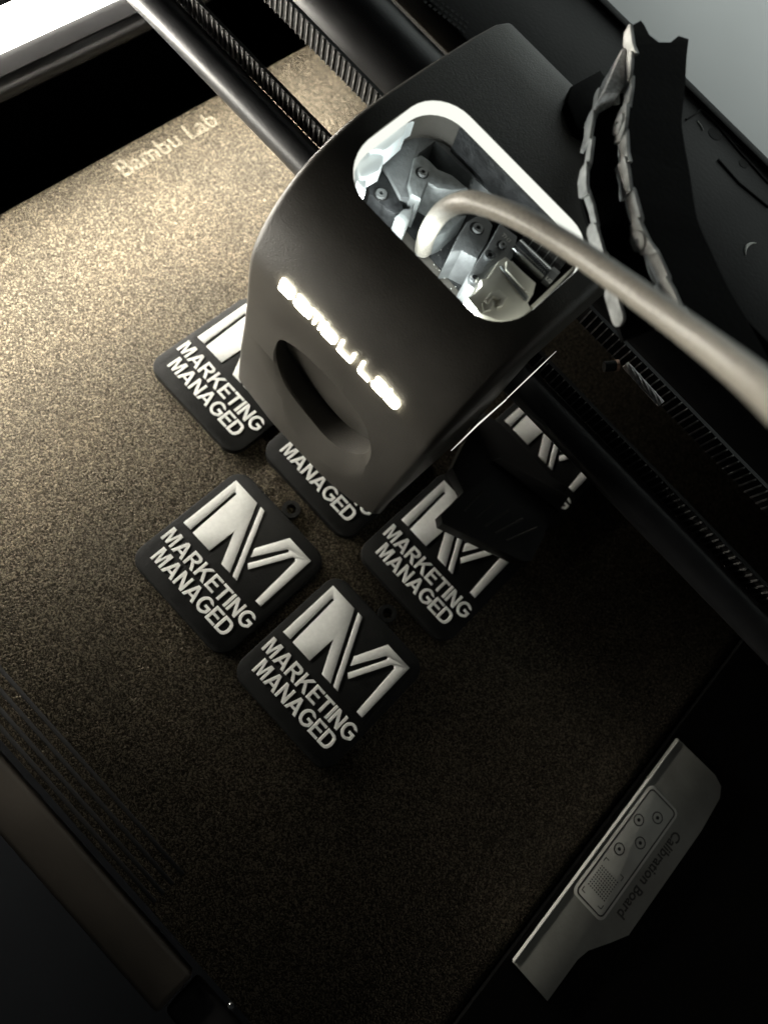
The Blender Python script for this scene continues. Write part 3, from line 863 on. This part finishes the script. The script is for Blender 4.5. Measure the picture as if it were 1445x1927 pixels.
for q, z, z0, mm_ in (([(1135, 175), (1170, 92), (1196, 60), (1196, 110), (1180, 150), (1165, 175)], 103.6, 96, MT['strand']),
                      ([(1140, 170), (1172, 140), (1190, 165), (1188, 260), (1172, 250), (1168, 200), (1150, 185)], 101.5, 90, MT['strand'])):
    on(CH, 'end_bracket', prism(bmesh.new(), [(up(x, y, z).x, up(x, y, z).y) for x, y in q], z0, z, 0.4), mm_, chain)
on(CH, 'end_bracket', prism(bmesh.new(), [(up(x, y, 92).x, up(x, y, 92).y) for x, y in ((1075, 160), (1130, 130), (1165, 180), (1120, 260), (1085, 240), (1066, 190))], 89.0, 92, 0.6), MT['cover'], chain)

# ------------------------------------------------------------------ braided wire bundle and connector right of the head
WB = up(1172, 685, 66)
wb = thing('wire_bundle', 'short frayed bundle of grey braided wire lying above the belts', 'wire')
wb.location = WB * MM
a, b = up(1176, 686, 67), up(1243, 760, 67)
t = (b - a).normalized(); u = t.cross(Vector((0, 0, 1))).normalized(); v = t.cross(u)
for k in range(6):
    ph = k * math.pi / 3
    pts = [a.lerp(b, j / 24) + (u * math.cos(ph + j * .22) + v * math.sin(ph + j * .22)) * 0.62 for j in range(25)]
    on(WB, 'strand', tube(bmesh.new(), pts, 0.34, 8), MT['strand'], wb, 80)
for k in range(34):
    p = a.lerp(b, random.random()) + u * random.uniform(-.8, .8)
    d = (u * random.uniform(-1, 1) + t * random.uniform(-.6, .6) + v * random.uniform(-.8, .2)).normalized()
    on(WB, 'stray_hair', tube(bmesh.new(), [p, p + d * random.uniform(.5, 1.3)], [0.07, 0.02], 5), MT['strand'], wb, 0)
cn = thing('cable_connector', 'small dark cable connector with copper ring beside the braided wire', 'connector')
CN = up(1135, 690, 66); cn.location = CN * MM
a, b = up(1136, 690, 66), up(1157, 688, 66.6)
on(CN, 'plug', tube(bmesh.new(), [a, b], 1.3, 20), MT['frame'], cn)
on(CN, 'ring', tube(bmesh.new(), [b, b + (b - a).normalized() * 0.7], 1.42, 20), MT['copper'], cn)

# ------------------------------------------------------------------ calibration board at lower right
CB = Vector((165, 27, -1.4))
cb = thing('calibration_board', 'dim grey calibration board with four black target rings, right of the plate', 'calibration board', CB)
outl = [(154.4, -15), (168, -15.2), (168.2, -1.7), (169.2, 2.2), (173, 8.2), (176.1, 13.6), (176.4, 52), (175.4, 64), (173.6, 67.2), (170, 68.4), (153.9, 67.7)]
on(CB, 'base', prism(bmesh.new(), outl, -1.3, 0.0, 0.2), MT['board'], cb)
on(CB, 'lit_edge', box(bmesh.new(), (154.0, -14.6, -1.2), (154.35, 67.4, 0.3), 0.1), MT['edge'], cb)  # pale strip draws the lamp's light along the board edge
on(CB, 'panel', prism(bmesh.new(), rrect(155.2, 10.1, 167.6, 50.7, 2.0), -0.2, 0.25, 0.12), MT['edge'], cb)
on(CB, 'panel_face', prism(bmesh.new(), rrect(155.7, 10.6, 167.1, 50.2, 1.7), 0.1, 0.33, 0.05), MT['panel'], cb)
def frame_line(o, i, z0, z1):
    bm = bmesh.new()
    R = [[bm.verts.new((x, y, z)) for x, y in src] for src, z in ((o, z0), (i, z0), (i, z1), (o, z1))]
    m = len(o)
    for q in range(4):
        for k in range(m): bm.faces.new((R[q][k], R[q][(k + 1) % m], R[(q + 1) % 4][(k + 1) % m], R[(q + 1) % 4][k]))
    return bm
on(CB, 'border_line', frame_line(rrect(156.0, 10.9, 166.8, 49.9, 1.5), rrect(156.4, 11.3, 166.4, 49.5, 1.2), 0.3, 0.36), MT['print_'], cb)
for (x, y) in ((158.7, 39.6), (162.9, 44.4), (159.1, 29.0), (163.1, 35.0)):
    tr_ = on(CB, 'target_ring', annulus(bmesh.new(), (x, y), 1.45, 1.78, 0.3, 0.37, 36), MT['print_'], cb)
    on(CB, 'target_dot', cyl(bmesh.new(), (x, y, 0.3), (0, 0, 1), 0.55, 0.07, 20), MT['print_'], tr_)
bm = bmesh.new()
for i in range(9):
    for j in range(9):
        cyl(bm, (157.9 + i * 0.81, 15.2 + j * 0.81, 0.3), (0, 0, 1), 0.24, 0.06, 8)
on(CB, 'dot_grid', bm, MT['print_'], cb, 0)
for (x, y, sx, sy) in ((157.4, 24.3, 1, -1), (165.0, 24.0, -1, -1), (157.3, 12.6, 1, 1), (165.0, 12.8, -1, 1)):
    bm = bmesh.new()
    x1, y1 = x + sx * 1.3, y + sy * 1.3
    box(bm, (min(x, x1), y - .12, .3), (max(x, x1), y + .12, .36)); box(bm, (x - .12, min(y, y1), .305), (x + .12, max(y, y1), .365))
    on(CB, 'corner_mark', bm, MT['print_'], cb, 0)
me, w, h = text_mesh('Calibration Board', 0.02, 0.01)
s = 30.4 / w
for vv in me.vertices:
    x, y, z = vv.co
    vv.co = (Vector((169.4 + y * s * 1.0, 45.9 - x * s, 0.03 + z * 2)) - CB) * MM
link('lettering', me, MT['print_'], cb)
